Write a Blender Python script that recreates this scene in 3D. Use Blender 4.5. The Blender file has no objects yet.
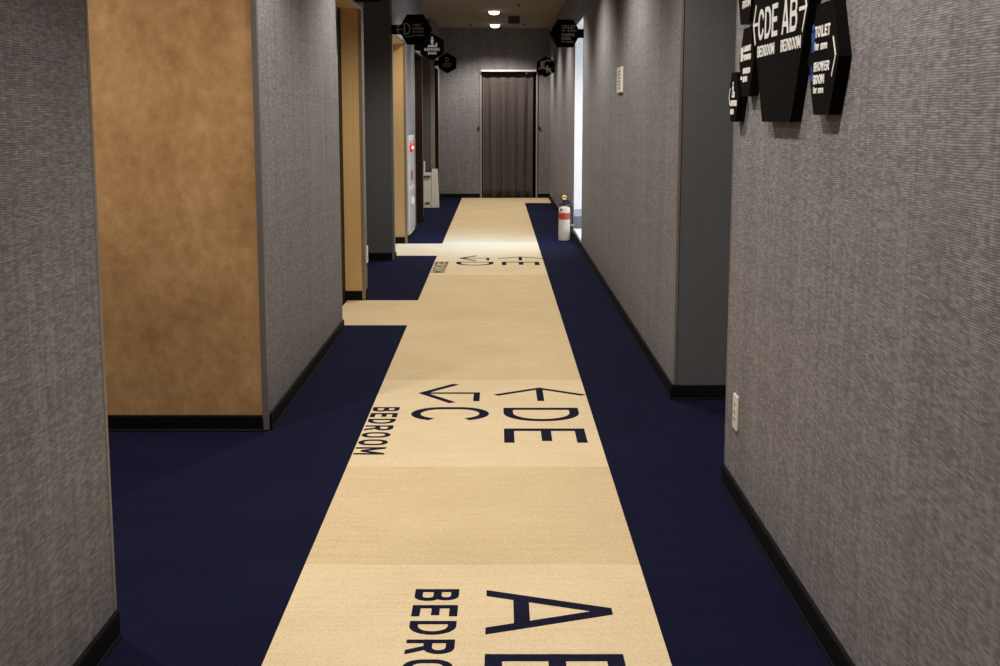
import bpy, math, random
from mathutils import Vector, Matrix
random.seed(7)
SC = bpy.context.scene
COL = SC.collection

# ---------------------------------------------------------------- camera, world, light, exposure
EYE = 1.322
cam_d = bpy.data.cameras.new('camera')
cam_d.sensor_width = 36.0
cam_d.lens = 36.0 * 1.320
cam_d.clip_start = 0.05
cam = bpy.data.objects.new('camera', cam_d)
COL.objects.link(cam)
cam.location = (0, 0, EYE)
cam.rotation_euler = (math.radians(90 - 9.25), 0, 0)
SC.camera = cam

SC.view_settings.view_transform = 'Standard'
SC.view_settings.look = 'None'
SC.view_settings.gamma = 1.0
SC.view_settings.use_curve_mapping = False
SC.view_settings.exposure = 0.05
SC.cycles.use_denoising = True
SC.cycles.max_bounces = 10
SC.cycles.diffuse_bounces = 6
SC.cycles.sample_clamp_indirect = 6.0

world = bpy.data.worlds.new('world')
SC.world = world
world.use_nodes = True
bg = world.node_tree.nodes['Background']
bg.inputs['Color'].default_value = (1.0, 0.93, 0.85, 1)
bg.inputs['Strength'].default_value = 0.02

LAMP_X = -0.08
LAMP_Y = [0.1, 2.75, 5.4, 8.05, 10.7, 13.35, 16.0, 18.65, 21.3]
LAMP_W = 130.0
for i, ly in enumerate(LAMP_Y):
    ld = bpy.data.lights.new('downlight_beam', 'SPOT')
    ld.energy = LAMP_W * (0.4 if i == 0 else 1.0)   # the lamp over the camera is dimmer
    ld.color = (1.0, 0.92, 0.82)
    ld.spot_size = math.radians(138)
    ld.spot_blend = 0.55
    ld.shadow_soft_size = 0.05
    lo = bpy.data.objects.new('downlight_beam', ld)
    COL.objects.link(lo)
    lo.location = (LAMP_X, ly, 2.70)
    if i < 2: lo.rotation_euler = (0, math.radians(-36 if i == 0 else -26), 0)   # the two nearest are aimed at the signed wall

# daylight falling in through the right-hand window
wl = bpy.data.lights.new('window_daylight', 'AREA')
wl.shape = 'RECTANGLE'; wl.size = 1.25; wl.size_y = 1.3; wl.energy = 24.0; wl.color = (0.16, 0.46, 1.0); wl.spread = math.radians(95)
wo = bpy.data.objects.new('window_daylight', wl); COL.objects.link(wo)
wo.location = (0.96, 13.95, 1.45)
wo.rotation_euler = (0, math.radians(90 - 48), 0)

# a further downlight over the left recess, out of frame
rl = bpy.data.lights.new('recess_beam', 'SPOT')
rl.energy = 112.0; rl.color = (1.0, 0.92, 0.82); rl.spot_size = math.radians(150); rl.spot_blend = 0.8; rl.shadow_soft_size = 0.05
ro = bpy.data.objects.new('recess_beam', rl); COL.objects.link(ro); ro.location = (-1.75, 4.1, 2.70)

# ---------------------------------------------------------------- materials
def new_mat(name):
    m = bpy.data.materials.new(name)
    m.use_nodes = True
    nt = m.node_tree
    return m, nt, nt.nodes['Principled BSDF']

def plain(name, col, rough=0.5, metal=0.0, spec=0.5, emit=None, strength=0.0, vary=0.0, vscale=30.0):
    m, nt, b = new_mat(name)
    b.inputs['Base Color'].default_value = (*col, 1)
    b.inputs['Roughness'].default_value = rough
    b.inputs['Metallic'].default_value = metal
    b.inputs['Specular IOR Level'].default_value = spec
    if emit:
        b.inputs['Emission Color'].default_value = (*emit, 1)
        b.inputs['Emission Strength'].default_value = strength
    if vary > 0:
        n = nt.nodes.new('ShaderNodeTexNoise'); n.inputs['Scale'].default_value = vscale
        g = nt.nodes.new('ShaderNodeNewGeometry')
        nt.links.new(g.outputs['Position'], n.inputs['Vector'])
        r = nt.nodes.new('ShaderNodeValToRGB')
        r.color_ramp.elements[0].position = 0.3; r.color_ramp.elements[1].position = 0.7
        r.color_ramp.elements[0].color = (*[c * (1 - vary) for c in col], 1)
        r.color_ramp.elements[1].color = (*[min(1, c * (1 + vary)) for c in col], 1)
        nt.links.new(n.outputs['Fac'], r.inputs['Fac'])
        nt.links.new(r.outputs['Color'], b.inputs['Base Color'])
    return m

def scaled_pos(nt, scale):
    g = nt.nodes.new('ShaderNodeNewGeometry')
    mp = nt.nodes.new('ShaderNodeMapping')
    mp.inputs['Scale'].default_value = scale
    nt.links.new(g.outputs['Position'], mp.inputs['Vector'])
    return mp.outputs['Vector']

def noise(nt, vec, detail=2.0, rough=0.55, scale=1.0):
    n = nt.nodes.new('ShaderNodeTexNoise')
    n.inputs['Scale'].default_value = scale
    n.inputs['Detail'].default_value = detail
    n.inputs['Roughness'].default_value = rough
    nt.links.new(vec, n.inputs['Vector'])
    return n.outputs['Fac']

def math_node(nt, op, a, b=None, c=None):
    n = nt.nodes.new('ShaderNodeMath'); n.operation = op
    for i, v in enumerate((a, b, c)):
        if v is None: continue
        if isinstance(v, (int, float)): n.inputs[i].default_value = v
        else: nt.links.new(v, n.inputs[i])
    return n.outputs[0]

def ramp(nt, fac, stops):
    r = nt.nodes.new('ShaderNodeValToRGB')
    e = r.color_ramp.elements
    e[0].position, e[0].color = stops[0][0], (*stops[0][1], 1)
    e[1].position, e[1].color = stops[-1][0], (*stops[-1][1], 1)
    for p, c in stops[1:-1]:
        k = e.new(p); k.color = (*c, 1)
    nt.links.new(fac, r.inputs['Fac'])
    return r.outputs['Color']

def wallpaper(name, dark, mid, light, bump=0.35):
    """woven paper wallcovering: short horizontal slubs over a faint vertical warp"""
    m, nt, b = new_mat(name)
    g = nt.nodes.new('ShaderNodeNewGeometry'); sp = nt.nodes.new('ShaderNodeSeparateXYZ')
    nt.links.new(g.outputs['Position'], sp.inputs[0])
    drift = noise(nt, scaled_pos(nt, (5, 5, 7)), 2.0, 0.6)
    zr = math_node(nt, 'MULTIPLY_ADD', sp.outputs['Z'], 1 / 0.0050, math_node(nt, 'MULTIPLY', drift, 3.0))
    row = math_node(nt, 'FLOOR', zr)
    along = math_node(nt, 'MULTIPLY', math_node(nt, 'ADD', sp.outputs['X'], sp.outputs['Y']), 24.0)
    cv = nt.nodes.new('ShaderNodeCombineXYZ')
    nt.links.new(along, cv.inputs[0])
    nt.links.new(math_node(nt, 'MULTIPLY', row, 5.17), cv.inputs[1])
    slub = noise(nt, cv.outputs[0], 1.0, 0.5)
    prof = math_node(nt, 'ABSOLUTE', math_node(nt, 'SINE', math_node(nt, 'MULTIPLY', zr, math.pi)))
    warp = noise(nt, scaled_pos(nt, (70, 70, 1.6)), 2.0, 0.6)
    warp2 = noise(nt, scaled_pos(nt, (7, 7, 0.5)), 2.0, 0.6)
    bands = noise(nt, scaled_pos(nt, (0.7, 0.7, 24)), 2.0, 0.6)
    s = math_node(nt, 'MULTIPLY_ADD', slub, 0.34, 0.17)
    s = math_node(nt, 'MULTIPLY_ADD', prof, 0.16, s)
    s = math_node(nt, 'MULTIPLY_ADD', warp, 0.15, s)
    s = math_node(nt, 'MULTIPLY_ADD', warp2, 0.08, s)
    s = math_node(nt, 'MULTIPLY_ADD', bands, 0.06, s)
    col = ramp(nt, s, [(0.47, dark), (0.595, mid), (0.70, light)])
    nt.links.new(col, b.inputs['Base Color'])
    b.inputs['Roughness'].default_value = 0.75
    b.inputs['Specular IOR Level'].default_value = 0.25
    bp = nt.nodes.new('ShaderNodeBump')
    bp.inputs['Strength'].default_value = bump
    bp.inputs['Distance'].default_value = 0.0012
    nt.links.new(s, bp.inputs['Height'])
    nt.links.new(bp.outputs['Normal'], b.inputs['Normal'])
    return m

def carpet(name, a, b_, c, bump=0.5, spec=0.05):
    m, nt, b = new_mat(name)
    loops = noise(nt, scaled_pos(nt, (260, 110, 200)), 1.0, 0.5)
    rows = noise(nt, scaled_pos(nt, (3, 60, 3)), 2.0, 0.6)
    big = noise(nt, scaled_pos(nt, (2.2, 2.2, 2.2)), 3.0, 0.55)
    s = math_node(nt, 'MULTIPLY', loops, 0.5)
    s = math_node(nt, 'MULTIPLY_ADD', rows, 0.25, s)
    s = math_node(nt, 'MULTIPLY_ADD', big, 0.25, s)
    col = ramp(nt, s, [(0.36, a), (0.5, b_), (0.64, c)])
    nt.links.new(col, b.inputs['Base Color'])
    b.inputs['Roughness'].default_value = 0.95
    b.inputs['Specular IOR Level'].default_value = spec
    bp = nt.nodes.new('ShaderNodeBump')
    bp.inputs['Strength'].default_value = bump
    bp.inputs['Distance'].default_value = 0.002
    nt.links.new(s, bp.inputs['Height'])
    nt.links.new(bp.outputs['Normal'], b.inputs['Normal'])
    return m

def suede(name):
    m, nt, b = new_mat(name)
    big = noise(nt, scaled_pos(nt, (5, 5, 4.2)), 5.0, 0.65)
    mid = noise(nt, scaled_pos(nt, (22, 22, 18)), 3.0, 0.6)
    fine = noise(nt, scaled_pos(nt, (240, 240, 240)), 1.0, 0.5)
    s = math_node(nt, 'MULTIPLY', big, 0.5)
    s = math_node(nt, 'MULTIPLY_ADD', mid, 0.3, s)
    s = math_node(nt, 'MULTIPLY_ADD', fine, 0.2, s)
    col = ramp(nt, s, [(0.36, (0.38, 0.205, 0.085)), (0.5, (0.53, 0.305, 0.130)), (0.64, (0.67, 0.41, 0.195))])
    nt.links.new(col, b.inputs['Base Color'])
    b.inputs['Roughness'].default_value = 0.7
    b.inputs['Specular IOR Level'].default_value = 0.25
    return m

def wood(name, a, b_, rough=0.45):
    m, nt, b = new_mat(name)
    g = noise(nt, scaled_pos(nt, (90, 90, 1.5)), 3.0, 0.6)
    col = ramp(nt, g, [(0.3, a), (0.7, b_)])
    nt.links.new(col, b.inputs['Base Color'])
    b.inputs['Roughness'].default_value = rough
    return m

def fabric(name, a, b_):
    m, nt, b = new_mat(name)
    w = noise(nt, scaled_pos(nt, (160, 160, 40)), 2.0, 0.6)
    col = ramp(nt, w, [(0.35, a), (0.65, b_)])
    nt.links.new(col, b.inputs['Base Color'])
    b.inputs['Roughness'].default_value = 0.85
    b.inputs['Specular IOR Level'].default_value = 0.1
    return m

M = {}
M['paper'] = wallpaper('grey_woven_wallpaper', (0.105, 0.100, 0.106), (0.200, 0.191, 0.201), (0.335, 0.322, 0.338))
M['paper_shaded'] = wallpaper('shaded_wallpaper', (0.098, 0.097, 0.104), (0.108, 0.107, 0.115), (0.119, 0.118, 0.127), 0.06)  # darker copy of the grey paper, shade of the recess faces in its colour
M['suede'] = suede('tan_mottled_panel')
M['navy'] = carpet('navy_carpet', (0.0048, 0.0054, 0.0185), (0.0074, 0.0083, 0.0285), (0.0106, 0.0120, 0.041))
M['cream'] = carpet('cream_carpet', (0.68, 0.545, 0.34), (0.77, 0.625, 0.40), (0.84, 0.70, 0.47))
M['cream_tan'] = carpet('tan_cream_carpet', (0.60, 0.465, 0.275), (0.69, 0.54, 0.325), (0.77, 0.615, 0.39))
M['ink'] = carpet('navy_carpet_lettering', (0.007, 0.007, 0.020), (0.011, 0.011, 0.030), (0.016, 0.016, 0.044))
M['ceiling'] = plain('ceiling_paint', (0.28, 0.235, 0.19), 0.9, vary=0.04, vscale=3)
M['base'] = plain('black_vinyl_baseboard', (0.0045, 0.0045, 0.005), 0.6, spec=0.12, vary=0.1)
M['guard'] = plain('grey_corner_guard', (0.17, 0.152, 0.148), 0.4, vary=0.05)
M['bead'] = plain('pale_corner_bead', (0.25, 0.222, 0.195), 0.5, vary=0.05)
M['oak'] = wood('light_wood_jamb', (0.66, 0.435, 0.18), (0.74, 0.50, 0.225))
M['walnut'] = wood('dark_brown_door', (0.016, 0.008, 0.004), (0.030, 0.016, 0.008), 0.6)
M['walnut'].node_tree.nodes['Principled BSDF'].inputs['Specular IOR Level'].default_value = 0.15
M['metal'] = plain('brushed_metal_trim', (0.62, 0.56, 0.48), 0.28, 1.0, vary=0.06)
M['bronze'] = plain('bronze_edge_trim', (0.36, 0.28, 0.19), 0.4, 0.5, vary=0.06)
M['black'] = plain('black_sign_plate', (0.0045, 0.004, 0.004), 0.55, spec=0.03, vary=0.1)
M['white'] = plain('white_sign_lettering', (0.90, 0.89, 0.88), 0.5, vary=0.03)
M['grey'] = plain('grey_sign_lettering', (0.32, 0.31, 0.31), 0.5, vary=0.03)
M['blue'] = plain('blue_sign_pictogram', (0.012, 0.075, 0.36), 0.45, vary=0.04)
M['plastic'] = plain('white_plastic', (0.78, 0.74, 0.69), 0.35, vary=0.03)
M['slot'] = plain('dark_slot', (0.10, 0.09, 0.085), 0.5, vary=0.05)
M['enamel'] = plain('cream_enamel', (0.62, 0.55, 0.45), 0.25, vary=0.02)
M['red'] = plain('red_band', (0.42, 0.040, 0.016), 0.35, vary=0.05)
M['rubber'] = plain('black_rubber', (0.010, 0.010, 0.010), 0.5, vary=0.05)
M['brass'] = plain('brass_valve', (0.62, 0.44, 0.18), 0.3, 0.8, vary=0.05)
M['yellow'] = plain('yellow_pin', (0.70, 0.50, 0.14), 0.4, vary=0.05)
M['redlamp'] = plain('red_lamp_glass', (0.65, 0.02, 0.01), 0.25, emit=(1.0, 0.06, 0.02), strength=0.12, vary=0.02)
M['lampcore'] = plain('lamp_core', (0.9, 0.5, 0.4), 0.3, emit=(1.0, 0.55, 0.45), strength=1.6, vary=0.02)
M['curtain'] = fabric('brown_grey_curtain', (0.082, 0.068, 0.065), (0.118, 0.098, 0.094))
M['void'] = plain('unlit_room', (0.012, 0.011, 0.011), 0.9, vary=0.1)
M['framepaint'] = plain('pale_door_frame', (0.34, 0.32, 0.30), 0.35, vary=0.02)
M['bag'] = plain('white_paper_bag', (0.88, 0.83, 0.75), 0.7, vary=0.04, vscale=14)
M['bagdark'] = plain('dark_bag_contents', (0.05, 0.05, 0.055), 0.7, vary=0.2)
M['diffuser'] = plain('lamp_diffuser', (0.9, 0.88, 0.82), 0.5, emit=(1.0, 0.94, 0.83), strength=5.0, vary=0.01)
M['reveal'] = plain('white_window_reveal', (0.86, 0.88, 0.91), 0.5, vary=0.02)
M['cabinetbody'] = plain('cream_cabinet_body', (0.66, 0.57, 0.47), 0.4, vary=0.03)
M['cabinet'] = plain('beige_grey_cabinet_front', (0.40, 0.34, 0.28), 0.45, vary=0.03)
M['kicklight'] = plain('pale_blue_grey_band', (0.40, 0.45, 0.55), 0.45, vary=0.03)
M['kick'] = plain('blue_grey_kick_plate', (0.15, 0.16, 0.185), 0.5, vary=0.05)
M['daylight'] = plain('daylit_frosted_glass', (0.75, 0.82, 0.92), 0.4, emit=(0.80, 0.90, 1.0), strength=1.1, vary=0.01)
M['boxgrey'] = plain('dark_grey_housing', (0.045, 0.042, 0.040), 0.6, vary=0.06)

# ---------------------------------------------------------------- mesh builder
V2 = lambda p: Vector((p[0], p[1]))

class MB:
    def __init__(self):
        self.v = []; self.f = []; self.mi = []
    def add(self, vs, fs, mi=0):
        o = len(self.v)
        self.v += [tuple(p) for p in vs]
        self.f += [tuple(i + o for i in f) for f in fs]
        self.mi += [mi] * len(fs)
        return self
    def box(self, x0, x1, y0, y1, z0, z1, mi=0):
        vs = [(x, y, z) for z in (z0, z1) for y in (y0, y1) for x in (x0, x1)]
        return self.add(vs, [(0, 2, 3, 1), (4, 5, 7, 6), (0, 1, 5, 4), (2, 6, 7, 3), (0, 4, 6, 2), (1, 3, 7, 5)], mi)
    def prism(self, poly, fr, d0, d1, mi=0):
        """poly in the frame fr = (origin, u, v, n), from depth d0 to d1 along n"""
        o, u, v, n = fr
        k = len(poly)
        vs = [o + u * x + v * y + n * d0 for x, y in poly] + [o + u * x + v * y + n * d1 for x, y in poly]
        fs = [tuple(range(k - 1, -1, -1)), tuple(range(k, 2 * k))]
        fs += [(i, (i + 1) % k, k + (i + 1) % k, k + i) for i in range(k)]
        return self.add(vs, fs, mi)
    def ribbon(self, pts, t, fr, d0, d1, closed=False, cap=True, mi=0):
        o, u, v, n = fr
        self.k = getattr(self, 'k', 0) + 1
        d1 = d1 + .00012 * (self.k % 5)
        if closed == 2:
            a, b = V2(pts[0]), V2(pts[1])
            sg = 1 if b.y > a.y else -1
            a = V2((a.x, a.y - sg * t / 2)); b = V2((b.x, b.y + sg * t / 2))
            d = (b - a).normalized(); w = t / 2 / max(.3, abs(d.y)); e = V2((0, 0))
            q = [a - e - V2((w, 0)), a - e + V2((w, 0)), b + e + V2((w, 0)), b + e - V2((w, 0))]
            return self.prism([(p.x, p.y) for p in q], fr, d0, d1, mi)
        P = [Vector((x, y)) for x, y in pts]
        k = len(P)
        L = []; R = []
        for i in range(k):
            if closed or 0 < i < k - 1:
                a = (P[i] - P[(i - 1) % k]).normalized(); b = (P[(i + 1) % k] - P[i]).normalized()
                na = Vector((-a.y, a.x)); nb = Vector((-b.y, b.x))
                m = na + nb
                if m.length < 1e-5: m = na.copy()
                m.normalize()
                s = min(1.0 / max(0.3, m.dot(na)), 2.2)
                off = m * (t / 2 * s); p = P[i]
            else:
                d = (P[1] - P[0]).normalized() if i == 0 else (P[-1] - P[-2]).normalized()
                off = Vector((-d.y, d.x)) * (t / 2)
                p = P[i] + (d * (t / 2 if i else -t / 2) if cap else Vector((0, 0)))
            L.append(p + off); R.append(p - off)
        vs = []
        for d in (d0, d1):
            vs += [o + u * q.x + v * q.y + n * d for q in L]
            vs += [o + u * q.x + v * q.y + n * d for q in R]
        fs = []
        rng = range(k) if closed else range(k - 1)
        for i in rng:
            j = (i + 1) % k
            fs += [(2 * k + i, 3 * k + i, 3 * k + j, 2 * k + j), (i, j, k + j, k + i),
                   (i, 2 * k + i, 2 * k + j, j), (k + i, k + j, 3 * k + j, 3 * k + i)]
        if not closed:
            fs += [(0, k, 3 * k, 2 * k), (k - 1, 3 * k - 1, 4 * k - 1, 2 * k - 1)]
        return self.add(vs, fs, mi)
    def lathe(self, prof, c, seg=28, axis='z', mi=0):
        vs = []; k = len(prof)
        for s in range(seg):
            a = 2 * math.pi * s / seg
            for r, h in prof:
                x, y, z = r * math.cos(a), r * math.sin(a), h
                if axis == 'x': x, y, z = z, x, y
                elif axis == 'y': x, y, z = x, z, y
                vs.append((c[0] + x, c[1] + y, c[2] + z))
        fs = []
        for s in range(seg):
            t = (s + 1) % seg
            for i in range(k - 1):
                fs.append((s * k + i, t * k + i, t * k + i + 1, s * k + i + 1))
        fs.append(tuple(s * k for s in range(seg - 1, -1, -1)))
        fs.append(tuple(s * k + k - 1 for s in range(seg)))
        return self.add(vs, fs, mi)
    def tube(self, path, r, seg=10, mi=0):
        P = [Vector(p) for p in path]; k = len(P); vs = []
        ref = Vector((0, 0, 1))
        for i in range(k):
            d = (P[min(i + 1, k - 1)] - P[max(i - 1, 0)]).normalized()
            q = ref if abs(d.dot(ref)) < 0.95 else Vector((1, 0, 0))
            a = d.cross(q).normalized(); b = d.cross(a)
            for s in range(seg):
                t = 2 * math.pi * s / seg
                vs.append(P[i] + a * (r * math.cos(t)) + b * (r * math.sin(t)))
        fs = [(i * seg + s, i * seg + (s + 1) % seg, (i + 1) * seg + (s + 1) % seg, (i + 1) * seg + s)
              for i in range(k - 1) for s in range(seg)]
        fs += [tuple(range(seg - 1, -1, -1)), tuple(range((k - 1) * seg, k * seg))]
        return self.add(vs, fs, mi)
    def build(self, name, mats, parent=None, loc=None, bevel=0.0, smooth=False, seg=2):
        """vertices are world coordinates; the object's origin goes to loc (or the parent's place)"""
        me = bpy.data.meshes.new(name)
        org = Vector(loc) if loc is not None else (Vector(parent['_at']) if parent else Vector((0, 0, 0)))
        me.from_pydata([tuple(Vector(p) - org) for p in self.v], [], self.f)
        mats = mats if isinstance(mats, (list, tuple)) else [mats]
        for m in mats: me.materials.append(m)
        for p, i in zip(me.polygons, self.mi): p.material_index = i
        me.validate(); me.update()
        import bmesh
        bm = bmesh.new(); bm.from_mesh(me)
        bmesh.ops.recalc_face_normals(bm, faces=bm.faces)
        if smooth:
            for f in bm.faces: f.smooth = True
        bm.to_mesh(me); bm.free()
        o = bpy.data.objects.new(name, me)
        COL.objects.link(o)
        if parent:
            o.parent = parent
            o.location = org - Vector(parent['_at'])
        else:
            o.location = org
        o['_at'] = tuple(org)
        if bevel > 0:
            md = o.modifiers.new('bevel', 'BEVEL'); md.width = bevel; md.segments = seg; md.limit_method = 'ANGLE'
            md.angle_limit = math.radians(35)
        if smooth:
            for e in me.edges: pass
            md = o.modifiers.new('split', 'EDGE_SPLIT'); md.split_angle = math.radians(38)
        return o

def tag(o, label, cat, group=None):
    o['label'] = label; o['category'] = cat
    if group: o['group'] = group
    return o

def thing(name, loc, label, cat, group=None):
    o = bpy.data.objects.new(name, None)
    COL.objects.link(o)
    o.location = loc; o['_at'] = tuple(loc)
    o.empty_display_size = 0.1
    return tag(o, label, cat, group)

def struct(name, mb, mat, **kw):
    o = mb.build(name, mat, **kw)
    if not kw.get('parent'): o['kind'] = 'structure'
    return o

V = Vector
def frame(o, u, v, n): return (V(o), V(u), V(v), V(n))

# ---------------------------------------------------------------- stroke lettering
def arc(cx, cy, rx, ry, a0, a1, n=9):
    return [(cx + rx * math.cos(math.radians(a0 + (a1 - a0) * i / n)), cy + ry * math.sin(math.radians(a0 + (a1 - a0) * i / n))) for i in range(n + 1)]

NAT = {'A': .74, 'B': .70, 'C': .70, 'D': .72, 'E': .62, 'G': .72, 'H': .72, 'I': .16, 'K': .70, 'L': .58, 'M': .90, 'N': .74,
       'O': .74, 'R': .70, 'S': .66, 'T': .62, 'U': .72, 'V': .74, 'W': 1.0, 'Y': .72, ' ': .35,
       'f': .38, 'o': .56, 'r': .40, 'm': .84, 'e': .56, 'n': .56, 'w': .8, 'a': .56}

def glyph(ch, W, H):
    """centre-line strokes in a W x H box: list of (points, closed)"""
    r = min(W, H) * 0.48
    rx = min(W * 0.62, H * 0.48); ry = min(rx, H * 0.48)
    m = H * 0.52
    if ch == 'A': return [([(0, 0), (W / 2, H)], 2), ([(W, 0), (W / 2, H)], 2), ([(W * .2, H * .25), (W * .8, H * .25)], 0)]
    if ch == 'B':
        q = (H - m) / 2; p = m / 2; k = min(W * .5, q)
        return [([(0, 0), (0, H)], 0), ([(0, H), (W * .94 - k, H)] + arc(W * .94 - k, H - q, k, q, 90, -90)[1:] + [(0, m)], 0),
                ([(0, m), (W - k, m)] + arc(W - k, p, k, p, 90, -90)[1:] + [(0, 0)], 0)]
    if ch == 'C':
        r2 = min(W / 2, H / 2)
        tall = H - 2 * r2 > H * .4
        top = [(W, H * .70)] + arc(W - r2, H - r2, r2, r2, 0, 90) if tall else arc(W - r2, H - r2, r2, r2, 30, 90)
        low = arc(W - r2, r2, r2, r2, 270, 360) + [(W, H * .30)] if tall else arc(W - r2, r2, r2, r2, 270, 330)
        return [(top + arc(r2, H - r2, r2, r2, 90, 180)[(1 if abs(W - 2 * r2) < 1e-6 else 0):] + arc(r2, r2, r2, r2, 180, 270)[(1 if abs(H - 2 * r2) < 1e-6 else 0):] + low[(1 if abs(W - 2 * r2) < 1e-6 else 0):], 0)]
    if ch == 'O':
        r2 = min(W / 2, H / 2) * .98
        return [(arc(W - r2, H - r2, r2, r2, 0, 90) + arc(r2, H - r2, r2, r2, 90, 180) + arc(r2, r2, r2, r2, 180, 270) + arc(W - r2, r2, r2, r2, 270, 360), 1)]
    if ch == 'D':
        r2 = min(W * .8, H / 2) * .96
        return [([(0, 0), (0, H), (W - r2, H)] + arc(W - r2, H - r2, r2, r2, 90, 0)[1:] + arc(W - r2, r2, r2, r2, 0, -90), 1)]
    if ch == 'E': return [([(W, H), (0, H), (0, 0), (W, 0)], 0), ([(0, H * .52), (W * .86, H * .52)], 0)]
    if ch == 'G': return [([(W, H * .76)] + arc(W / 2, H * .7, W / 2, H * .3, 20, 180) + arc(W / 2, H * .3, W / 2, H * .3, 180, 360) + [(W, H * .48), (W * .55, H * .48)], 0)]
    if ch == 'H': return [([(0, 0), (0, H)], 0), ([(W, 0), (W, H)], 0), ([(0, H * .52), (W, H * .52)], 0)]
    if ch == 'I': return [([(W / 2, 0), (W / 2, H)], 0)]
    if ch == 'K': return [([(0, 0), (0, H)], 0), ([(W, H), (0, H * .4)], 0), ([(W * .3, H * .58), (W, 0)], 0)]
    if ch == 'L': return [([(0, H), (0, 0), (W, 0)], 0)]
    if ch == 'M': return [([(0, 0), (0, H)], 0), ([(W, 0), (W, H)], 0), ([(0, H), (W / 2, H * .25)], 2), ([(W, H), (W / 2, H * .25)], 2)]
    if ch == 'N': return [([(0, 0), (0, H)], 0), ([(W, 0), (W, H)], 0), ([(0, H), (W, 0)], 2)]
    if ch == 'R':
        q = (H - H * .44) / 2; k = min(W * .5, q)
        return [([(0, 0), (0, H)], 0), ([(0, H), (W - k, H)] + arc(W - k, H - q, k, q, 90, -90)[1:] + [(0, H * .44)], 0), ([(W * .45, H * .44), (W, 0)], 2)]
    if ch == 'S':
        return [([(W, H * .76), (W * .93, H * .93), (W * .75, H), (W * .25, H), (W * .07, H * .93), (0, H * .80), (0, H * .70), (W * .12, H * .58), (W * .88, H * .42), (W, H * .30), (W, H * .20), (W * .93, H * .07), (W * .75, 0), (W * .25, 0), (W * .07, H * .07), (0, H * .24)], 0)]
    if ch == 'T': return [([(0, H), (W, H)], 0), ([(W / 2, 0), (W / 2, H)], 0)]
    if ch == 'U':
        r2 = W / 2
        return [([(0, H)] + arc(r2, min(r2, H / 2), r2, min(r2, H / 2), 180, 360) + [(W, H)], 0)]
    if ch == 'V': return [([(0, H), (W / 2, 0)], 0), ([(W, H), (W / 2, 0)], 0)]
    if ch == 'W' or ch == 'w':
        h = H if ch == 'W' else H * .7
        return [([(0, h), (W * .25, 0)], 0), ([(W * .5, h), (W * .25, 0)], 0), ([(W * .5, h), (W * .75, 0)], 0), ([(W, h), (W * .75, 0)], 0)]
    if ch == 'Y': return [([(0, H), (W / 2, H * .45)], 0), ([(W, H), (W / 2, H * .45)], 0), ([(W / 2, 0), (W / 2, H * .45)], 0)]
    x = H * .7
    if ch == 'f': return [([(W * .35, 0), (W * .35, H * .8), (W * .55, H), (W, H)], 0), ([(0, x), (W * .9, x)], 0)]
    if ch == 'o': return [(arc(W / 2, x / 2, W / 2, x / 2, 0, 342, 18), 1)]
    if ch == 'a': return [(arc(W / 2, x / 2, W / 2, x / 2, 0, 342, 18), 1), ([(W, 0), (W, x)], 0)]
    if ch == 'r': return [([(0, 0), (0, x)], 0), ([(0, x * .6)] + arc(W * .6, x * .6, W * .6, x * .4, 180, 70), 0)]
    if ch == 'n': return [([(0, 0), (0, x)], 0), ([(0, x * .6)] + arc(W / 2, x * .6, W / 2, x * .4, 180, 0) + [(W, 0)], 0)]
    if ch == 'm': return [([(0, 0), (0, x)], 0), (arc(W * .25, x * .6, W * .25, x * .4, 180, 0) + [(W * .5, 0)], 0), (arc(W * .75, x * .6, W * .25, x * .4, 180, 0) + [(W, 0)], 0)]
    if ch == 'e': return [([(0, x * .5), (W, x * .5)] + arc(W / 2, x / 2, W / 2, x / 2, 15, 320, 16), 0)]
    return []

def text(mb, s, fr, x0, y0, w, h, t, d0, d1, gap=0.18, widths=None):
    nat = [NAT[c] for c in s]
    tot = sum(nat) + gap * (len(s) - 1)
    k = w / tot
    x = x0
    for c, nw in zip(s, nat):
        gw = nw * k
        tt = min(t, gw * .42)
        for pts, closed in glyph(c, max(gw - tt, 1e-4), h - tt):
            mb.ribbon([(x + tt / 2 + px, y0 + tt / 2 + py) for px, py in pts], tt, fr, d0, d1, closed=closed)
        x += gw + gap * k
    return mb

# ================================================================ SETTING
XL, XR, HC = -0.990, 0.823, 2.782
DEEP = -2.75

def block(name, x0, x1, y0, y1, z0=0.0, z1=HC, mat='paper', **kw):
    return struct(name, MB().box(x0, x1, y0, y1, z0, z1), M[mat], **kw)

# floor and ceiling
struct('floor', MB().box(-2.9, 2.6, -3.2, 22.9, -0.08, 0.0), M['navy'])
struct('ceiling', MB().box(-2.9, 2.6, -3.2, 22.9, HC, HC + 0.08), M['ceiling'])

# left side: solid wall blocks between recesses and doorways
left_blocks = [(-3.2, 3.24), (5.53, 8.21), (9.62, 9.80), (12.39, 12.47), (14.05, 15.60), (16.97, 17.10), (20.22, 20.30), (21.40, 22.20)]
for y0, y1 in left_blocks:
    block('wall_left', DEEP, XL, y0, y1)
# faces at the back of the left recesses (they look down the corridor)
struct('wall_panel', MB().box(DEEP, XL - 0.024, 5.508, 5.53, 0.071, HC), M['suede'])
struct('wall_left', MB().box(DEEP, XL - 0.024, 12.37, 12.39, 0.0, HC), M['paper_shaded'])
struct('wall_left', MB().box(DEEP, XL - 0.055, 20.20, 20.22, 0.0, HC), M['paper_shaded'])
# recess side walls, deep on the left
for y0, y1 in ((3.24, 5.53), (9.80, 12.39), (17.10, 20.22)):
    block('wall_left', DEEP - 0.15, DEEP, y0, y1)
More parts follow.
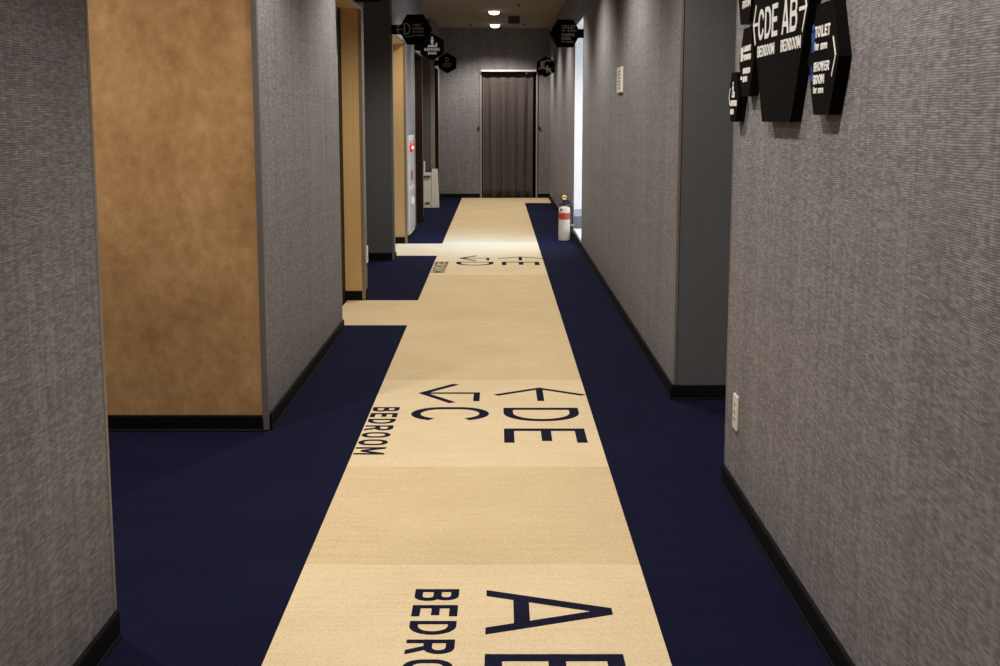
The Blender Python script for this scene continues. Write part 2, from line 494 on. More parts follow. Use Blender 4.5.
# right side
block('wall_right', XR, 2.4, -3.2, 4.70)
block('wall_right', 2.25, 2.4, 4.70, 6.17)
block('wall_right', XR, 2.4, 6.17, 13.35)
struct('wall_right', MB().box(XR, 2.25, 6.15, 6.17, 0.0, HC), M['paper_shaded'])
block('wall_right', XR, 2.4, 14.80, 22.20)
block('wall_right', XR, 1.30, 13.35, 14.80, 2.32, HC)
block('wall_right', XR, 1.30, 13.35, 14.80, 0.0, 0.075)
# both ends
block('wall_front', -2.9, 2.6, -3.35, -3.2)
E0, E1, EH = -0.305, 0.598, 2.075
block('wall_back', -2.9, E0, 22.20, 22.35)
block('wall_back', E1, 2.6, 22.20, 22.35)
block('wall_back', E0, E1, 22.20, 22.35, EH, HC)
struct('wall_back', MB().box(E0 - .1, E1 + .1, 22.75, 22.8, 0, HC), M['void'])  # near-black sheet, dark of the unlit room beyond put into its colour

# baseboards: a tall board with a small toe
BH = 0.071
def base_run(name, p, q, nrm):
    """board along p->q on the face whose outward normal is nrm"""
    p, q, n = V((*p, 0)), V((*q, 0)), V((*nrm, 0))
    u = (q - p); L = u.length; u.normalize()
    fr = (p, n, V((0, 0, 1)), u)
    mb = MB().prism([(0, 0.002), (0.014, 0.002), (0.014, 0.005), (0.010, 0.010), (0.010, BH - .004), (0.007, BH), (0, BH)], fr, 0, L)
    return struct(name, mb, M['base'])
for y0, y1 in left_blocks:
    base_run('baseboard_left', (XL, y0), (XL, y1), (1, 0))
for y, x1 in ((5.508, XL - .024), (12.37, XL - .024), (20.20, XL - .055)):
    base_run('baseboard_left', (DEEP, y), (x1, y), (0, -1))
struct('baseboard_left', MB().box(DEEP, XL - .024, 5.509, 5.53, 0.0, 0.0705), M['base'])
for y0, y1 in ((3.24, 5.5), (9.80, 12.35), (17.10, 20.18)):
    base_run('baseboard_left', (DEEP, y0), (DEEP, y1), (1, 0))
for y0, y1 in ((-3.2, 4.70), (6.15, 13.35), (13.35, 14.80), (14.80, 22.20)):
    base_run('baseboard_right', (XR, y0), (XR, y1), (-1, 0))
base_run('baseboard_right', (XR, 6.15), (2.25, 6.15), (0, -1))
base_run('baseboard_back', (XL, 22.20), (E0 - .03, 22.20), (0, -1))
base_run('baseboard_back', (E1 + .03, 22.20), (XR, 22.20), (0, -1))

# corner guards
struct('trim_1', MB().box(XL - .025, XL + .002, 5.505, 5.535, 0.003, HC), M['guard'], bevel=.004)
struct('trim_2', MB().box(XL - .026, XL + .002, 12.366, 12.40, 0.003, HC), M['guard'], bevel=.004)
struct('trim_3', MB().box(XL - .058, XL + .002, 20.196, 20.23, 0.003, HC), M['bead'], bevel=.004)
struct('trim_4', MB().box(XL - .02, XL + .003, 3.225, 3.246, BH, HC), M['bead'], bevel=.003)
struct('trim_5', MB().box(XR - .002, XR + .016, 4.688, 4.704, BH, HC), M['guard'], bevel=.003)
struct('trim_6', MB().box(XR - .002, XR + .014, 6.146, 6.16, BH, HC), M['guard'], bevel=.003)

# left doorways: lining, dark leaf set back, metal edge trim
DH = 2.086
def doorway(n, y0, y1, lining, setback):
    o = struct('door_%d' % n, MB().box(XL - setback - .045, XL - setback, y0, y1, 0.004, DH), M['walnut'])
    xb = XL - setback
    # wall over the head
    block('wall_left', DEEP, XL, y0, y1, DH + .012, HC)
    block('wall_left', DEEP, XL - setback - .06, y0, y1, 0, DH + .012)
    MB().box(xb, XL - .001, y0, y1, DH, DH + .012).build('head_lining', M[lining], o)
    MB().box(xb, XL - .022, y1 - .014, y1, BH if lining == 'oak' else .003, DH).build('jamb_lining', M[lining], o)
    MB().box(xb, XL - .004, y0, y0 + .014, .003, DH).build('jamb_lining', M[lining], o)
    if lining == 'oak':
        MB().box(xb, XL - .022, y1 - .024, y1, 0.003, BH).build('kick_board', M['base'], o)
    MB().box(XL - .022, XL + .004, y1 - .012, y1 + .006, 0.004, DH + .01).build('edge_trim', M['bronze' if lining == 'oak' else 'walnut'], o, bevel=.002)
    MB().box(XL - .004, XL + .006, y0, y1 + .006, DH - .004, DH + .016).build('head_trim', M['metal'], o, bevel=.003)
    MB().lathe([(.012, 0), (.012, .035), (.02, .04), (.02, .06), (.012, .066)], (xb, y0 + .12, 1.0), axis='x', seg=16).build('door_knob', M['metal'], o, smooth=True)
    return o
doorway(1, 8.21, 9.62, 'oak', .142)
doorway(2, 12.47, 14.05, 'oak', .135)
doorway(3, 15.60, 16.97, 'walnut', .10)
doorway(4, 20.30, 21.40, 'walnut', .10)

# end door: pale metal frame
o = struct('door_5', MB().box(E0 - .024, E0, 22.17, 22.215, 0.003, EH + .03), M['framepaint'], bevel=.003)
MB().box(E1, E1 + .024, 22.17, 22.215, 0.003, EH + .03).build('jamb', M['framepaint'], o, bevel=.003)
MB().box(E0, E1, 22.10, 22.215, EH, EH + .03).build('head', M['plastic'], o, bevel=.003)  # head whiter than the jambs, lamplight on the ledge put into its colour
for sx in (E0 - .055, E1 + .055):
    MB().tube([(sx, 22.20, 1.155), (sx, 22.172, 1.155), (sx, 22.164, 1.165), (sx, 22.164, 1.195)], .008).lathe([(.016, 0), (.018, .01), (.008, .016)], (sx, 22.184, 1.155), axis='y', seg=16).build('tieback_hook', M['rubber'], o, smooth=True)

# right side opening: daylit window down to the sill
o = struct('window_1', MB().box(1.0, 1.012, 13.36, 14.79, .11, 2.30), M['daylight'])
fw = MB()
for a in ((.985, 1.03, 13.352, 13.40, .075, 2.32), (.985, 1.03, 14.75, 14.798, .075, 2.32), (.985, 1.03, 13.40, 14.75, .075, .11), (.985, 1.03, 13.40, 14.75, 2.285, 2.32)):
    fw.box(*a)
fw.build('window_frame', M['reveal'], o)
MB().box(XR + .002, .985, 14.786, 14.799, .317, 2.318).build('reveal', M['reveal'], o)
MB().box(XR + .002, .985, 13.351, 13.364, .076, 2.318).build('reveal', M['reveal'], o)
MB().box(XR + .002, .985, 13.364, 14.786, 2.306, 2.319).build('reveal', M['reveal'], o)
MB().box(XR + .002, .985, 14.782, 14.799, .10, .237).build('kick_plate', M['kick'], o)
MB().box(XR + .002, .985, 14.780, 14.799, .237, .317).build('kick_band', M['kicklight'], o)
MB().box(XR + .001, .985, 13.352, 14.798, .075, .10).build('window_sill', M['reveal'], o)

# ================================================================ CARPET RUNNER
RT = 0.0015
def edge_l(y): return -0.574 - 0.0029 * y
def edge_r(y): return 0.425 - 0.0016 * y
rb = MB()
up = frame((0, 0, 0), (1, 0, 0), (0, 1, 0), (0, 0, 1))
bands = [(-3.2, 3.793, 0), (3.793, 4.918, 1), (4.918, 6.623, 0), (6.623, 11.196, 1), (11.196, 14.2, 0), (14.2, 22.19, 1)]
for a, b, mi in bands: rb.prism([(edge_l(a), a), (edge_r(a), a), (edge_r(b), b), (edge_l(b), b)], up, 0.0, RT, mi)
rb.prism([(XL - .13, 8.425), (edge_l(8.425), 8.425), (edge_l(9.60), 9.60), (XL - .13, 9.60)], up, 0.0, RT, 1)
rb.prism([(XL - .13, 12.79), (edge_l(12.79), 12.79), (edge_l(14.035), 14.035), (XL - .13, 14.035)], up, 0.0, RT, 0)
rb.prism([(edge_r(20.86), 20.86), (XR - .015, 20.86), (XR - .015, 22.19), (edge_r(22.19), 22.19)], up, 0.0, RT, 1)
runner = tag(rb.build('carpet_runner', [M['cream'], M['cream_tan']]), 'cream carpet runner with navy direction lettering down the middle of the navy floor', 'carpet')
runner['_at'] = (0, 0, 0)

def floor_frame(x, y): return frame((x, y, 0.0), (0, -1, 0), (1, 0, 0), (0, 0, 1))
Z0, Z1 = 0.0012, 0.0022
def carpet_text(s, x, y, length, cap, t, gap):
    mb = MB(); text(mb, s, floor_frame(x, y), 0, 0, length, cap, t, Z0, Z1, gap)
    return mb.build('lettering', M['ink'], runner)
def carpet_arrow(polys, t):
    mb = MB()
    for k, p in enumerate(polys):
        mb.ribbon([(-y, x) for x, y in p], t[k], floor_frame(0, 0), Z0, Z1)
    return mb.build('arrow', M['ink'], runner)
# nearest sheet
carpet_text('A', -.038, 3.572, .322, .342, .043, 0)
carpet_text('B', -.038, 3.121, .27, .345, .043, 0)
carpet_text('BEDROOM', -.239, 3.581, .87, .124, .0225, .26)
# middle sheet
carpet_text('D', .016, 5.958, .272, .342, .043, 0)
carpet_text('E', .017, 5.545, .25, .345, .043, 0)
carpet_text('C', -.402, 5.971, .273, .352, .043, 0)
carpet_text('BEDROOM', -.584, 5.971, .87, .122, .0225, .26)
carpet_arrow([[(-.007, 6.25), (.193, 6.40), (.391, 6.25)], [(.193, 6.36), (.193, 6.125)]], [.033, .033])
carpet_arrow([[(-.231, 6.49), (-.375, 6.288), (-.234, 6.085)], [(-.355, 6.288), (-.112, 6.288), (-.112, 6.12)]], [.036, .030])
# far sheet
carpet_text('E', .016, 12.22, .27, .345, .043, 0)
carpet_text('D', -.402, 12.226, .30, .342, .043, 0)
carpet_text('BEDROOM', -.600, 12.226, .88, .122, .0225, .26)
carpet_arrow([[(-.007, 12.53), (.193, 12.66), (.391, 12.53)], [(.193, 12.62), (.193, 12.37)]], [.033, .033])
carpet_arrow([[(-.240, 12.75), (-.375, 12.554), (-.240, 12.34)], [(-.355, 12.554), (-.115, 12.554), (-.115, 12.38)]], [.036, .030])

# ================================================================ HEXAGON SIGNS
def hexa(R, pointy):
    a0 = 30 if pointy else 0
    return [(R * math.cos(math.radians(a0 + 60 * i)), R * math.sin(math.radians(a0 + 60 * i))) for i in range(6)]

def person(mb, fr, x, y, h, d0, d1, wx=1.0):
    r = h * .13
    w = h * wx
    mb.prism([(x + r * (.5 + wx / 2) * math.cos(a * math.pi / 8), y + h * .86 + r * math.sin(a * math.pi / 8)) for a in range(16)], fr, d0, d1)
    mb.prism([(x - w * .17, y + h * .70), (x + w * .17, y + h * .70), (x + w * .17, y + h * .36), (x + w * .10, y + h * .34), (x + w * .10, y), (x - w * .10, y), (x - w * .10, y + h * .34), (x - w * .17, y + h * .36)], fr, d0, d1)

def hanging(label, X, Y, Zc, pointy, side, R=.155, T=.022, cat='sign'):
    """black hexagon standing out from the wall on a short arm, facing down the corridor"""
    t = thing('hanging_sign', (X, Y, Zc), label, cat, 'hexagonal signs projecting from the corridor walls')
    fr = frame((X, Y, Zc), (1, 0, 0), (0, 0, 1), (0, -1, 0))
    MB().prism(hexa(R, pointy), fr, -T / 2, T / 2).build('sign_panel', M['black'], t, bevel=.0015)
    ext = R * (math.cos(math.radians(30)) if pointy else 1)
    arm = MB()
    if side < 0: arm.box(XL, X - ext * .8, Y - .010, Y + .010, Zc - .043, Zc + .043)
    else: arm.box(X + ext * .8, XR, Y - .010, Y + .010, Zc - .043, Zc + .043)
    arm.build('mounting_arm', M['black'], t, bevel=.0015)
    return t, frame((X, Y, Zc), (1, 0, 0), (0, 0, 1), (0, -1, 0)), T / 2 - .0005, T / 2 + .0015

# C, at the first doorway (only its lower edge shows)
t, fr, d0, d1 = hanging('black hexagonal sign cut off by the top edge above the first wooden doorway', -.793, 8.15, 2.143, False, -1)
mb = MB(); text(mb, 'C', fr, -.085, -.04, .065, .10, .012, d0, d1); mb.build('lettering', M['grey'], t)
# D with arrow and four small lines
t, fr, d0, d1 = hanging('black hexagonal sign with grey letter D and left arrow', -.772, 12.33, 2.118, False, -1)
mb = MB(); text(mb, 'D', fr, -.105, -.045, .06, .105, .012, d0, d1)
text(mb, 'BEDROOM', fr, -.105, -.068, .07, .012, .0025, d0, d1); mb.build('lettering', M['grey'], t)
mb = MB().ribbon([(-.145, .045), (-.168, 0), (-.145, -.045)], .008, fr, d0, d1).ribbon([(-.158, 0), (-.118, 0)], .008, fr, d0, d1); mb.build('arrow', M['grey'], t)
mb = MB()
for k, s in enumerate(('LAUNDRY', 'SHOWER', 'ROOM', 'for women')):
    text(mb, s, fr, -.025, .030 - k * .030, .10 if k else .075, .020, .0042, d0, d1)
mb.build('lettering', M['grey'], t)
# BABYCARE ROOM
t, fr, d0, d1 = hanging('black hexagonal babycare room sign with a white pictogram and white lettering', -.785, 15.62, 2.135, True, -1)
mb = MB(); person(mb, fr, .0, .012, .105, d0, d1)
mb.prism([(-.055, -.004), (.058, -.004), (.058, .016), (-.045, .022)], fr, d0, d1)
mb.prism([(.030, .010), (.060, .010), (.060, .046), (.040, .040)], fr, d0, d1)
mb.build('pictogram', M['white'], t)
mb = MB(); text(mb, 'BABYCARE', fr, -.088, -.045, .176, .031, .008, d0, d1); text(mb, 'ROOM', fr, -.048, -.086, .096, .030, .008, d0, d1); mb.build('lettering', M['white'], t)
# second D sign at the end
t, fr, d0, d1 = hanging('black hexagonal sign with small grey letter D, beside the end wall', -.792, 20.25, 2.138, True, -1)
mb = MB(); text(mb, 'D', fr, -.028, .015, .052, .070, .011, d0, d1)
text(mb, 'LAUNDRY', fr, -.075, -.022, .15, .022, .005, d0, d1); text(mb, 'ROOM', fr, -.060, -.055, .12, .022, .005, d0, d1); mb.build('lettering', M['grey'], t)
# toilet sign on the right
t, fr, d0, d1 = hanging('black hexagonal sign reading TOILET and SHOWER ROOM beside the daylit window', .64, 13.28, 2.142, False, 1)
mb = MB()
text(mb, 'TOILET', fr, -.035, .044, .135, .036, .007, d0, d1)
text(mb, 'for women', fr, -.035, .018, .145, .022, .0035, d0, d1)
text(mb, 'SHOWER', fr, -.035, -.028, .13, .028, .006, d0, d1)
text(mb, 'ROOM', fr, -.035, -.062, .09, .026, .006, d0, d1)
text(mb, 'for women', fr, -.035, -.088, .115, .020, .0035, d0, d1)
mb.build('lettering', M['grey'], t)
# E sign far right
t, fr, d0, d1 = hanging('black hexagonal sign with bold white E against the far end wall', .690, 20.4, 2.085, True, 1, T=.04)
mb = MB(); text(mb, 'E', fr, -.074, -.005, .062, .090, .021, d0, d1)
text(mb, 'BEDROOM', fr, -.108, -.032, .11, .022, .006, d0, d1); mb.build('lettering', M['white'], t)
mb = MB(); mb.ribbon(arc(.03, .055, .05, .045, 165, 30), .014, fr, d0, d1)
person(mb, fr, .025, -.088, .115, d0, d1); mb.ribbon([(.045, -.02), (.085, -.085)], .028, fr, d0, d1); mb.ribbon([(.06, -.02), (.105, -.02)], .010, fr, d0, d1)
mb.build('pictogram', M['white'], t)

# wall-mounted cluster on the right wall
TH = 0.031
def wall_sign(label, Y, Zc, R):
    t = thing('wall_sign', (XR, Y, Zc), label, 'sign', 'hexagonal signs on the right wall')
    fr = frame((XR, Y, Zc), (0, -1, 0), (0, 0, 1), (-1, 0, 0))
    MB().prism(hexa(R, False), fr, 0.0, TH).build('sign_panel', M['black'], t, bevel=.0012)
    return t, fr, TH - .0005, TH + .0012

def yz(zc, H): return (zc + H * .1607) / .987

# the big one
t, fr, d0, d1 = wall_sign('largest black hexagonal sign on the wall, reading CDE and AB', 3.848, 1.322 + .331, .395)
mb = MB(); text(mb, 'CDE', fr, -.292, -.098, .280, .092, .0145, d0, d1, .16); mb.build('lettering', M['white'], t)
mb = MB(); text(mb, 'AB', fr, .050, -.100, .192, .092, .0145, d0, d1, .16); mb.build('lettering', M['white'], t)
for x in (-.294, .046):
    mb = MB(); text(mb, 'BEDROOM', fr, x, -.148, .248, .033, .0062, d0, d1, .2); mb.build('lettering', M['white'], t)
mb = MB().ribbon([(-.338, .006), (-.372, -.046), (-.338, -.103)], .010, fr, d0, d1).ribbon([(-.366, -.047), (-.308, -.047)], .010, fr, d0, d1); mb.build('arrow', M['white'], t)
mb = MB().ribbon([(.312, .006), (.350, -.046), (.312, -.103)], .010, fr, d0, d1).ribbon([(.344, -.047), (.272, -.047)], .010, fr, d0, d1); mb.build('arrow', M['white'], t)
# toilet / shower for men
t, fr, d0, d1 = wall_sign('black hexagonal wall sign with blue pictograms, TOILET and SHOWER ROOM for men', 3.306, 1.322 + .1436, .157)
for s, x, y, w, h, tt in (('TOILET', -.086, .054, .152, .028, .0062), ('for men', -.087, .023, .128, .020, .0042), ('SHOWER', -.087, -.029, .156, .023, .0045),
                          ('ROOM', -.089, -.060, .112, .023, .0055), ('for men', -.085, -.083, .104, .017, .0036)):
    mb = MB(); text(mb, s, fr, x, y, w, h, tt, d0, d1, .14); mb.build('lettering', M['white'], t)
mb = MB().ribbon([(.100, .045), (.128, 0.003), (.098, -.042)], .0065, fr, d0, d1); mb.build('arrow', M['white'], t)
mb = MB(); person(mb, fr, -.104, .020, .070, d0, d1, 1.35); mb.build('pictogram', M['blue'], t)
mb = MB(); mb.prism([(-.132, -.052), (-.094, -.052), (-.096, -.038), (-.106, -.024), (-.122, -.036)], fr, d0, d1); person(mb, fr, -.112, -.040, .026, d0, d1, 1.5)
mb.build('pictogram', M['blue'], t)
# laundry / smoking
t, fr, d0, d1 = wall_sign('black hexagonal wall sign with four short white lines left of the CDE sign', 4.33, 1.322 + .178, .125)
for s, y, w in (('LAUNDRY', .033, .125), ('VENDING', .006, .128), ('SMOKING', -.037, .122), ('ROOM', -.063, .075)):
    mb = MB(); text(mb, s, fr, -.050, y, w, .018, .0042, d0, d1, .14); mb.build('lettering', M['white'], t)
MB().prism([(-.094, .004), (-.062, .004), (-.062, .048), (-.094, .048)], fr, d0, d1).build('pictogram', M['white'], t)
MB().prism([(-.090, -.055), (-.064, -.055), (-.064, -.047), (-.076, -.043), (-.090, -.047)], fr, d0, d1).build('pictogram', M['white'], t)
# babycare, lowest
t, fr, d0, d1 = wall_sign('smallest black hexagonal wall sign, the lowest one by the wall corner', 4.548, 1.322 + .070, .095)
mb = MB(); person(mb, fr, -.010, .004, .048, d0, d1, 1.3); mb.prism([(-.030, -.001), (.022, -.001), (.022, .018), (-.022, .018)], fr, d0, d1); mb.build('pictogram', M['white'], t)
mb = MB(); text(mb, 'BABYCARE', fr, -.050, -.030, .118, .019, .0045, d0, d1, .14); text(mb, 'ROOM', fr, -.050, -.058, .062, .018, .0045, d0, d1, .14); mb.build('lettering', M['white'], t)
mb = MB().ribbon([(-.064, .026), (-.084, 0.002), (-.066, -.024)], .006, fr, d0, d1); mb.build('arrow', M['white'], t)
# upper left, cut by the frame
t, fr, d0, d1 = wall_sign('black hexagonal wall sign at the top edge, left of the CDE sign', 4.38, 1.322 + .433, .150)
for s, y in (('SHOWER', -.048), ('ROOM', -.082)):
    mb = MB(); text(mb, s, fr, -.042, y, .135, .024, .005, d0, d1, .14); mb.build('lettering', M['white'], t)

# ================================================================ END CURTAIN
cw0, cw1, ctop, cbot = E0 + .012, E1 - .045, EH - .035, .012
t = thing('door_curtain', (0.13, 22.22, 0.0), 'dark brown pleated curtain filling the doorway at the end of the corridor', 'curtain')
nx, nz = 150, 14
vs = []; fs = []
for j in range(nz + 1):
    fz = j / nz
    z = ctop + (cbot - ctop) * fz
    amp = .006 + .022 * min(1, max(0, (fz - .03) * 6))
    for i in range(nx + 1):
        u = i / nx
        ph = u * 5.2 * 2 * math.pi + .8 + .35 * math.sin(u * 9 + 1) + .3 * math.sin(fz * 3 + u * 5)
        y = 22.225 - amp * (math.sin(ph) + .22 * math.sin(2 * ph + .6) + .15 * math.sin(u * 47 + 2 * fz))
        vs.append((cw0 + (cw1 - cw0) * u + .004 * math.sin(ph * 1.3) * fz, y, z))
for j in range(nz):
    for i in range(nx):
        a = j * (nx + 1) + i
        fs.append((a, a + 1, a + nx + 2, a + nx + 1))
mb = MB().add(vs, fs)
cu = mb.build('curtain_cloth', M['curtain'], t, smooth=False)
for p in cu.data.polygons: p.use_smooth = True
md = cu.modifiers.new('thick', 'SOLIDIFY'); md.thickness = .003
MB().tube([(E0 + .002, 22.215, EH - .018), (E1 - .002, 22.215, EH - .018)], .009).build('curtain_rod', M['rubber'], t)
MB().lathe([(.002, -.016), (.012, -.012), (.017, 0), (.012, .012), (.002, .016)], (E1 - .16, 22.195, EH - .022), axis='y', seg=16).build('rod_stop', M['plastic'], t, smooth=True)

# ================================================================ FIRE EXTINGUISHER
ex, ey = .702, 14.42
t = thing('fire_extinguisher', (ex, ey, 0), 'white fire extinguisher with a red band standing on the navy carpet', 'fire extinguisher')
R = .063
MB().lathe([(R - .006, .0), (R, .006), (R, .338), (R - .003, .352), (R - .011, .363), (R - .028, .370), (.022, .374), (.020, .382)], (ex, ey, 0), 36).build('cylinder', M['enamel'], t, smooth=True)
MB().lathe([(R + .0012, .232), (R + .0012, .304)], (ex, ey, 0), 36).build('red_band', M['red'], t, smooth=True)
MB().lathe([(.013, 0), (.013, .003), (.011, .004)], (ex - .036, ey - R + .008, .338), axis='y', seg=18).build('seal', M['rubber'], t)
MB().lathe([(.022, .378), (.026, .382), (.026, .404), (.020, .408), (.018, .432), (.010, .440)], (ex, ey, 0), 20).build('valve', M['rubber'], t, smooth=True)
hb = MB().prism([(-.062, .400), (-.05, .384), (.045, .398), (.066, .412), (.060, .428), (.02, .416)], frame((ex, ey + .011, 0), (1, 0, 0), (0, 0, 1), (0, -1, 0)), 0, .022)
hb.build('carrying_handle', M['rubber'], t, bevel=.003)
hb = MB().prism([(-.045, .452), (-.02, .430), (.035, .424), (.070, .410), (.072, .424), (.03, .446), (-.01, .452), (-.04, .468)], frame((ex, ey + .010, 0), (1, 0, 0), (0, 0, 1), (0, -1, 0)), 0, .020)
hb.build('lever', M['rubber'], t, bevel=.003)
pin = MB(); pin.tube([(ex - .004 + .020 * math.cos(a), ey - .020, .468 + .017 * math.sin(a)) for a in [i * math.pi / 8 for i in range(17)]], .010)
pin.build('safety_pin', M['yellow'], t, smooth=True)
hose = [(ex + .012, ey, .412), (ex + .045, ey, .416), (ex + .070, ey - .004, .398), (ex + .082, ey - .008, .365), (ex + .086, ey - .01, .32), (ex + .088, ey - .01, .24), (ex + .086, ey - .01, .16), (ex + .084, ey - .01, .10)]
MB().tube(hose, .010).build('hose', M['rubber'], t, smooth=True)
MB().lathe([(.010, .035), (.013, .05), (.013, .10), (.010, .115)], (ex + .084, ey - .01, 0), 16).build('nozzle', M['rubber'], t, smooth=True)
MB().tube([(ex + .05, ey - .02, .165), (ex + .075, ey - .026, .17), (ex + .100, ey - .014, .168), (ex + .098, ey + .004, .166), (ex + .06, ey, .165)], .005).build('hose_clip', M['metal'], t, smooth=True)

# ================================================================ FIRE ALARM CABINET
cy0, cy1, cz1 = 14.16, 14.98, 1.135
t = thing('hydrant_cabinet', (XL, (cy0 + cy1) / 2, 0.08), 'narrow white fire alarm cabinet with a red lamp on the left wall', 'cabinet')
MB().box(XL, XL + .024, cy0, cy1, .08, cz1).build('cabinet_body', M['cabinetbody'], t, bevel=.004)
MB().box(XL + .022, XL + .029, cy0 + .05, cy1 - .05, .12, .56).build('cabinet_door', M['cabinet'], t, bevel=.002)
MB().box(XL + .022, XL + .028, cy0 + .05, cy1 - .05, .60, cz1 - .05).build('alarm_plate', M['cabinet'], t, bevel=.002)
lp = MB().lathe([(.052, 0), (.054, .010), (.050, .02), (.036, .036), (.018, .044), (.003, .047)], (XL + .028, 14.26, 1.015), axis='x', seg=28)
lm = lp.build('alarm_lamp', M['redlamp'], t, smooth=True)
MB().lathe([(.016, 0), (.018, .010), (.010, .018), (.002, .021)], (XL + .050, 14.225, 1.010), axis='x', seg=16).build('lamp_bulb', M['lampcore'], lm, smooth=True)
MB().box(XL + .027, XL + .031, 14.36, 14.60, .66, .76).build('red_label', M['red'], t, bevel=.001)
MB().box(XL + .028, XL + .050, 14.34, 14.52, .40, .47).build('door_handle', M['plastic'], t, bevel=.005)

# ================================================================ PAPER BAGS
def paper_bag(label, x0, x1, y0, y1, h, taper, flap, mat):
    t = thing('paper_bag', ((x0 + x1) / 2, (y0 + y1) / 2, 0), label, 'bag', 'white bags by the far left wall')
    d = .0025
    outer = [(x0, y0), (x1, y0), (x1, y1), (x0, y1)]
    top = [(x0 + taper[0], y0 + .02), (x1 - taper[1], y0 + .02), (x1 - taper[1], y1 - .02), (x0 + taper[0], y1 - .02)]
    vs = [(x, y, .002) for x, y in outer] + [(x, y, h) for x, y in top]
    cx, cy = (x0 + x1) / 2, (y0 + y1) / 2
    vs += [(x + (cx - x) * .03, y + (cy - y) * .03, .006) for x, y in outer] + [(x + (cx - x) * .05, y + (cy - y) * .05, h) for x, y in top]
    fs = [(0, 3, 2, 1), (8, 9, 10, 11)]
    for i in range(4):
        j = (i + 1) % 4
        fs += [(i, j, 4 + j, 4 + i), (8 + j, 8 + i, 12 + i, 12 + j), (4 + i, 4 + j, 12 + j, 12 + i)]
    MB().add(vs, fs).build('bag_body', M[mat], t, bevel=.002)
    return t
t = paper_bag('white paper bag with raised side flap and small dark mark by the far wall', -1.138, -1.022, 19.72, 19.90, .525, (0, .002), True, 'bag')
MB().box(-1.138, -1.118, 19.76, 19.88, .515, .685).build('side_flap', M['bag'], t, bevel=.003)
MB().box(-1.130, -1.030, 19.708, 19.735, .462, .478).build('fold_line', M['slot'], t)
MB().box(-1.115, -1.045, 19.716, 19.724, .055, .085).build('printed_mark', M['slot'], t)
cn = MB()
for k, (x, z) in enumerate(((-1.10, .575), (-1.075, .545), (-1.05, .570), (-1.035, .60))):
    cn.lathe([(.004, z - .09), (.018, z - .07), (.020, z - .03), (.010, z)], (x, 19.81, 0), 12)
cn.build('bag_contents', M['bagdark'], t, smooth=True)
t = paper_bag('taller white paper bag narrowing to the top, beside the flap-topped bag', -1.016, -.912, 19.74, 19.92, .572, (.0, .022), False, 'bag')
hn = MB(); hn.tube([(-1.0, 19.80, .53), (-.995, 19.79, .60), (-.975, 19.785, .612), (-.955, 19.79, .60), (-.95, 19.80, .53)], .004)
hn.build('bag_handle', M['bagdark'], t, smooth=True)

# ================================================================ WALL AND CEILING FITTINGS
# outlet on the right wall
t = thing('wall_outlet', (XR, 4.68 - .03, .255), 'white wall outlet low on the right wall near its corner', 'outlet', 'wall outlets')
yo = 4.48
t.location = (XR, yo, .315); t['_at'] = (XR, yo, .315)
MB().box(XR - .009, XR, yo - .040, yo + .040, .253, .376).build('cover_plate', M['plastic'], t, bevel=.004, seg=3)
for z in (.290, .315, .340):
    for dy in (-.009, .009):
        MB().box(XR - .0098, XR - .008, yo + dy - .003, yo + dy + .003, z - .006, z + .006).build('slot', M['slot'], t)
# outlet on the short wall between doorway and recess
t = thing('wall_outlet', (XL, 9.74, .325), 'white wall outlet on the short wall past the first wooden doorway', 'outlet', 'wall outlets')
MB().box(XL, XL + .010, 9.70, 9.78, .262, .388).build('cover_plate', M['plastic'], t, bevel=.004, seg=3)
for z in (.305, .345):
    for y in (9.731, 9.749):
        MB().box(XL + .009, XL + .0108, y - .003, y + .003, z - .006, z + .006).build('slot', M['slot'], t)
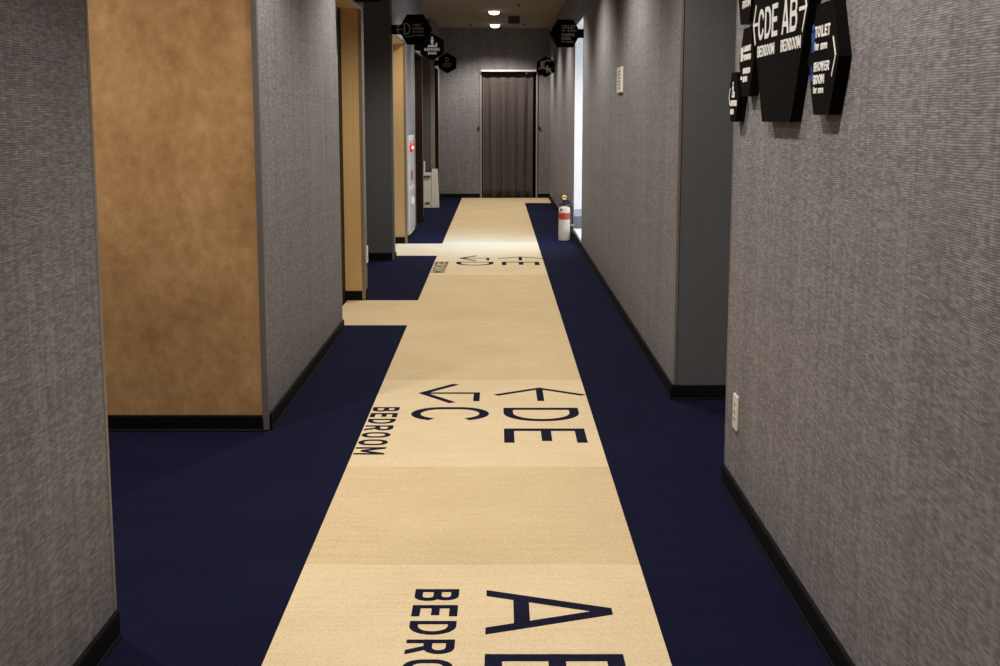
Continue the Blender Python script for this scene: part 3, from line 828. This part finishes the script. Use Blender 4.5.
# small notice
yn, zn = 9.13, 1.322 + .255
t = thing('wall_notice', (XR, yn, zn), 'small white notice with grey lines on the right wall', 'notice')
MB().box(XR - .016, XR, yn - .165, yn + .165, zn - .085, zn + .085).build('notice_board', M['plastic'], t, bevel=.003)
ln = MB()
for k in range(6):
    ln.box(XR - .0175, XR - .015, yn - .125, yn + .12 - .03 * (k % 3), zn + .052 - k * .022, zn + .060 - k * .022)
ln.build('printed_lines', M['grey'], t)

# downlights
for i, (ly, lab) in enumerate(((18.65, 'round ceiling downlight, the nearer of the two glowing lamps'), (21.3, 'round ceiling downlight, the farther of the two, by the end wall'))):
    t = thing('ceiling_downlight', (LAMP_X, ly, HC), lab, 'ceiling light', 'round corridor downlights')
    MB().lathe([(.086, HC), (.088, HC - .004), (.084, HC - .012), (.076, HC - .014)], (LAMP_X, ly, 0), 32).build('trim_ring', M['plastic'], t, smooth=True)
    MB().lathe([(.075, HC - .010), (.074, HC - .026), (.064, HC - .042), (.044, HC - .052), (.018, HC - .056), (.003, HC - .057)], (LAMP_X, ly, 0), 32).build('diffuser', M['diffuser'], t, smooth=True)
# dark box on the ceiling
bx, by = .205, 19.7
t = thing('ceiling_speaker', (bx, by, HC), 'small dark grey box fixed to the ceiling right of the lamps', 'speaker')
MB().box(bx - .085, bx + .085, by - .06, by + .06, HC - .105, HC - .012).build('housing', M['boxgrey'], t, bevel=.006)
MB().box(bx - .07, bx + .07, by - .05, by + .05, HC - .014, HC).build('mount_plate', M['boxgrey'], t)
gr = MB()
for k in range(5): gr.box(bx - .065, bx + .065, by - .063, by - .058, HC - .095 + k * .016, HC - .088 + k * .016)
gr.build('grille', M['rubber'], t)
# sprinklers
for x, y, lab in ((.24, 17.6, 'tiny ceiling sprinkler above the dark ceiling box'), (-.46, 21.3, 'tiny ceiling sprinkler left of the farther lamp'), (.39, 21.3, 'tiny ceiling sprinkler right of the farther lamp')):
    t = thing('ceiling_sprinkler', (x, y, HC), lab, 'sprinkler', 'ceiling sprinklers')
    MB().lathe([(.030, HC), (.030, HC - .005), (.012, HC - .009), (.012, HC - .010)], (x, y, 0), 18).build('escutcheon', M['boxgrey'], t, smooth=True)
    MB().lathe([(.007, HC - .009), (.007, HC - .032), (.016, HC - .034), (.016, HC - .037), (.003, HC - .038)], (x, y, 0), 16).build('spray_head', M['boxgrey'], t, smooth=True)

for o in bpy.data.objects:
    if '_at' in o.keys(): del o['_at']
